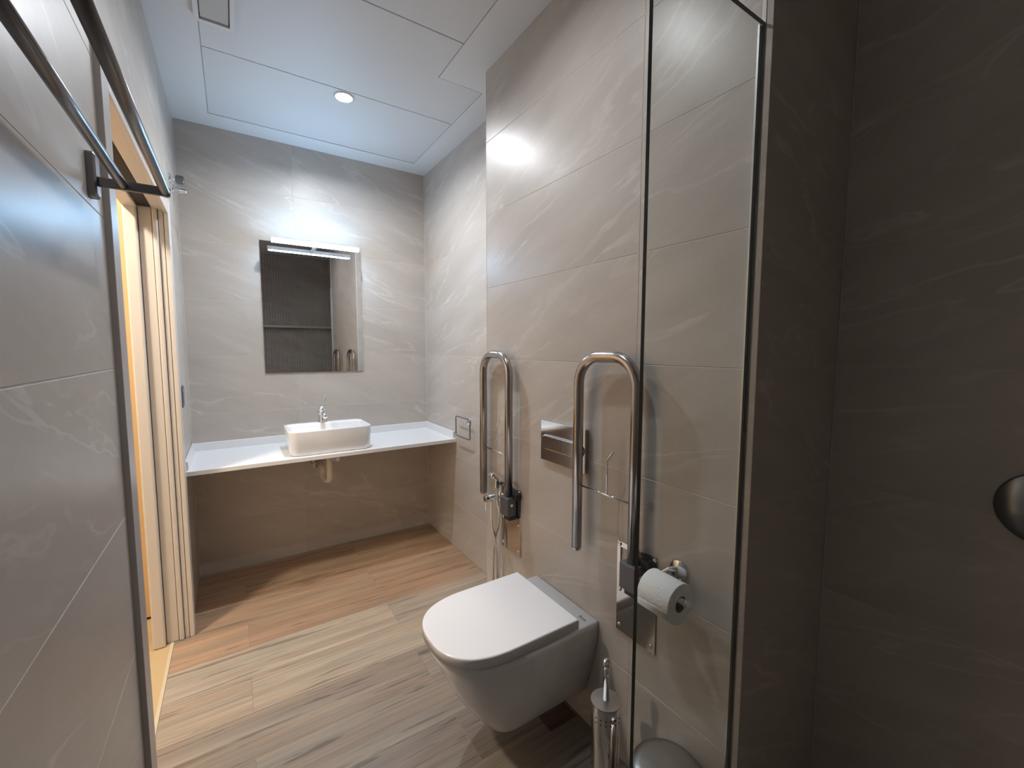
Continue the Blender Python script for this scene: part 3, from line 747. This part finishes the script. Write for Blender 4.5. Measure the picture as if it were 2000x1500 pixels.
# ------------------------------------------------------------------ pedal bin
cx, cy, ch = 0.876, 0.622, 0.245
bi = thing('pedal_bin', 'small round metal bin with a domed lid on the floor behind the glass', 'bin', (cx, cy, 0))
R_ = 0.086
bm = B(); lathe(bm, [(0, 0), (R_ - 0.004, 0), (R_ - 0.002, 0.012), (R_ - 0.002, ch - 0.022), (0, ch - 0.022)], (cx, cy, 0), seg=64); obj('body', bm, STEEL, bi, smooth=True)
bm = B(); lathe(bm, [(0, ch - 0.022), (R_ - 0.001, ch - 0.022), (R_, ch - 0.018), (R_, ch - 0.008), (R_ - 0.004, ch - 0.002), (R_ - 0.02, ch + 0.002), (0, ch + 0.006)], (cx, cy, 0), seg=64); obj('lid', bm, BRUSHED, bi, smooth=True)
bm = B(); lathe(bm, [(R_ - 0.003, 0), (R_ + 0.001, 0), (R_ + 0.001, 0.012), (R_ - 0.003, 0.012)], (cx, cy, 0), seg=64); obj('base_ring', bm, BLACKP, bi, smooth=True)
bm = B(); box(bm, cx - R_ - 0.022, cx - R_ + 0.006, cy - 0.014, cy + 0.014, 0.006, 0.011, 0.002); obj('pedal', bm, BLACKP, bi)

# ------------------------------------------------------------------ shower screen
gs = thing('shower_screen', 'clear glass shower screen fixed to the wall edge near the paper roll', 'shower screen', (0.80, 0.518, 0))
bm = B(); box(bm, 0.617, 0.9735, 0.514, 0.522, 0.006, 1.987); bm.normal_update()
for f in bm.faces:
    f.material_index = 0 if abs(f.normal.y) > 0.9 else 1
obj('glass_pane', bm, GLASS, gs, mats=[GLASS, GLASSE])
bm = B(); box(bm, 0.966, XB - 0.0005, 0.5225, 0.5265, 0, 1.987); obj('wall_channel', bm, ALU, gs)
bm = B(); box(bm, 0.614, 0.966, 0.509, 0.527, 0, 0.0055); obj('floor_channel', bm, ALU, gs)

# shower mixer plate on the shower wall
sm_ = thing('shower_mixer', 'dark round shower mixer plate on the shaded shower wall', 'shower mixer', (XR, 0.112, 0.968))
bm = B(); lathe(bm, [(0.078, 0), (0.078, 0.004), (0.075, 0.007), (0, 0.008)], (XR, 0.112, 0.968), (-1, 0, 0), seg=64); obj('wall_plate', bm, simple('dark_chrome', (0.25, 0.27, 0.30), 0.2, 1.0), sm_, smooth=True)
bm = B(); cyl(bm, (XR - 0.006, 0.095, 0.968), (-1, 0, 0), 0.05, 0.020, bev=0.003); obj('control_knob', bm, bpy.data.materials['dark_chrome'], sm_)
bm = B(); box(bm, XR - 0.052, XR - 0.040, 0.020, 0.095, 0.962, 0.974, 0.003); obj('lever', bm, bpy.data.materials['dark_chrome'], sm_)

# ------------------------------------------------------------------ towel ring on the right alcove wall
tr = thing('towel_ring', 'small square chrome towel ring on the wall at the end of the countertop', 'towel ring', (XW, 2.275, 0.86))
bm = B(); lathe(bm, [(0.024, 0), (0.024, 0.004), (0.021, 0.007), (0, 0.007)], (XW, 2.262, 0.862), (-1, 0, 0), seg=28); obj('wall_flange', bm, CHROME, tr, smooth=True)
bm = B(); cyl(bm, (XW - 0.006, 2.262, 0.862), (-1, 0, 0), 0.026, 0.008, bev=0.001); obj('post', bm, CHROME, tr)
xr = XW - 0.029
c_ = [(xr, y, z) for y, z in rrect(2.200, 2.388, 0.764, 0.884, 0.014, 6)]
bm = B()
pts = [Vector(p) for p in c_]; n_ = len(pts); rings = []
for i, p in enumerate(pts):
    t_ = (pts[(i + 1) % n_] - pts[i - 1]).normalized(); nn = Vector((1, 0, 0)); bb = t_.cross(nn)
    rings.append([bm.verts.new(p + (nn * math.cos(2 * PI * k / 10) + bb * math.sin(2 * PI * k / 10)) * 0.0035) for k in range(10)])
for i in range(n_):
    a_, b2_ = rings[i], rings[(i + 1) % n_]
    for k in range(10): bm.faces.new((a_[k], a_[(k + 1) % 10], b2_[(k + 1) % 10], b2_[k]))
bmesh.ops.recalc_face_normals(bm, faces=bm.faces)
obj('ring', bm, RACK, tr, smooth=True)

# ------------------------------------------------------------------ switch on the left wall
sw = thing('light_switch', 'anthracite light switch on the left wall above the countertop', 'switch', (XL, 2.53, 1.07))
bm = B(); box(bm, XL + 0.0003, XL + 0.009, 2.490, 2.572, 1.022, 1.122, 0.002, 2); obj('frame', bm, SWITCH, sw)
bm = B(); box(bm, XL + 0.008, XL + 0.013, 2.503, 2.559, 1.045, 1.101, 0.002, 2); obj('rocker', bm, SWITCHL, sw)

# ------------------------------------------------------------------ robe hooks
for i, (y, z) in enumerate(((2.602, 2.090), (2.730, 2.080))):
    hk = thing('robe_hook', ('chrome robe hook nearer the doorway, high on the left wall', 'chrome robe hook closer to the far corner, high on the left wall')[i], 'hook', (XL, y, z), 'robe hooks on the left wall')
    bm = B(); lathe(bm, [(0.022, 0), (0.022, 0.003), (0.019, 0.006), (0, 0.006)], (XL, y, z), (1, 0, 0), seg=28); obj('wall_flange', bm, CHROME, hk, smooth=True)
    bm = B(); cyl(bm, (XL + 0.005, y, z), (1, 0, 0), 0.020, 0.007); obj('stem', bm, CHROME, hk)
    bm = B(); cyl(bm, (XL + 0.023, y, z), (1, 0, 0), 0.034, 0.020, bev=0.004); obj('knob', bm, (RACK, CHROME)[i], hk)

# ------------------------------------------------------------------ towel rack by the camera
tk = thing('towel_rack', 'two bar metal towel rack on the left wall before the doorway', 'towel rack', (XL, 0.84, 1.62))
for yy in (0.50, 1.138):
    bm = B()
    pr = [(y, z) for y, z in rrect(yy - 0.017, yy + 0.017, 1.585, 1.667, 0.006, 5)]
    loft(bm, [[(XL + 0.0004, y, z) for y, z in pr], [(XL + 0.011, y, z) for y, z in pr], [(XL + 0.014, yy + (y - yy) * 0.8, 1.626 + (z - 1.626) * 0.9) for y, z in pr]])
    obj('wall_plate', bm, RACK, tk)
    bm = B(); box(bm, XL + 0.012, XL + 0.122, yy - 0.005, yy + 0.005, 1.607, 1.625, 0.003, 3)
    obj('arm', bm, RACK, tk)
for x in (-0.166, -0.102):
    bm = B(); tube(bm, [(x, 0.46, 1.6165), (x, 1.150, 1.6165)], 0.0085, 24); obj('bar', bm, RACK, tk, smooth=True)
bpy.context.view_layer.update()
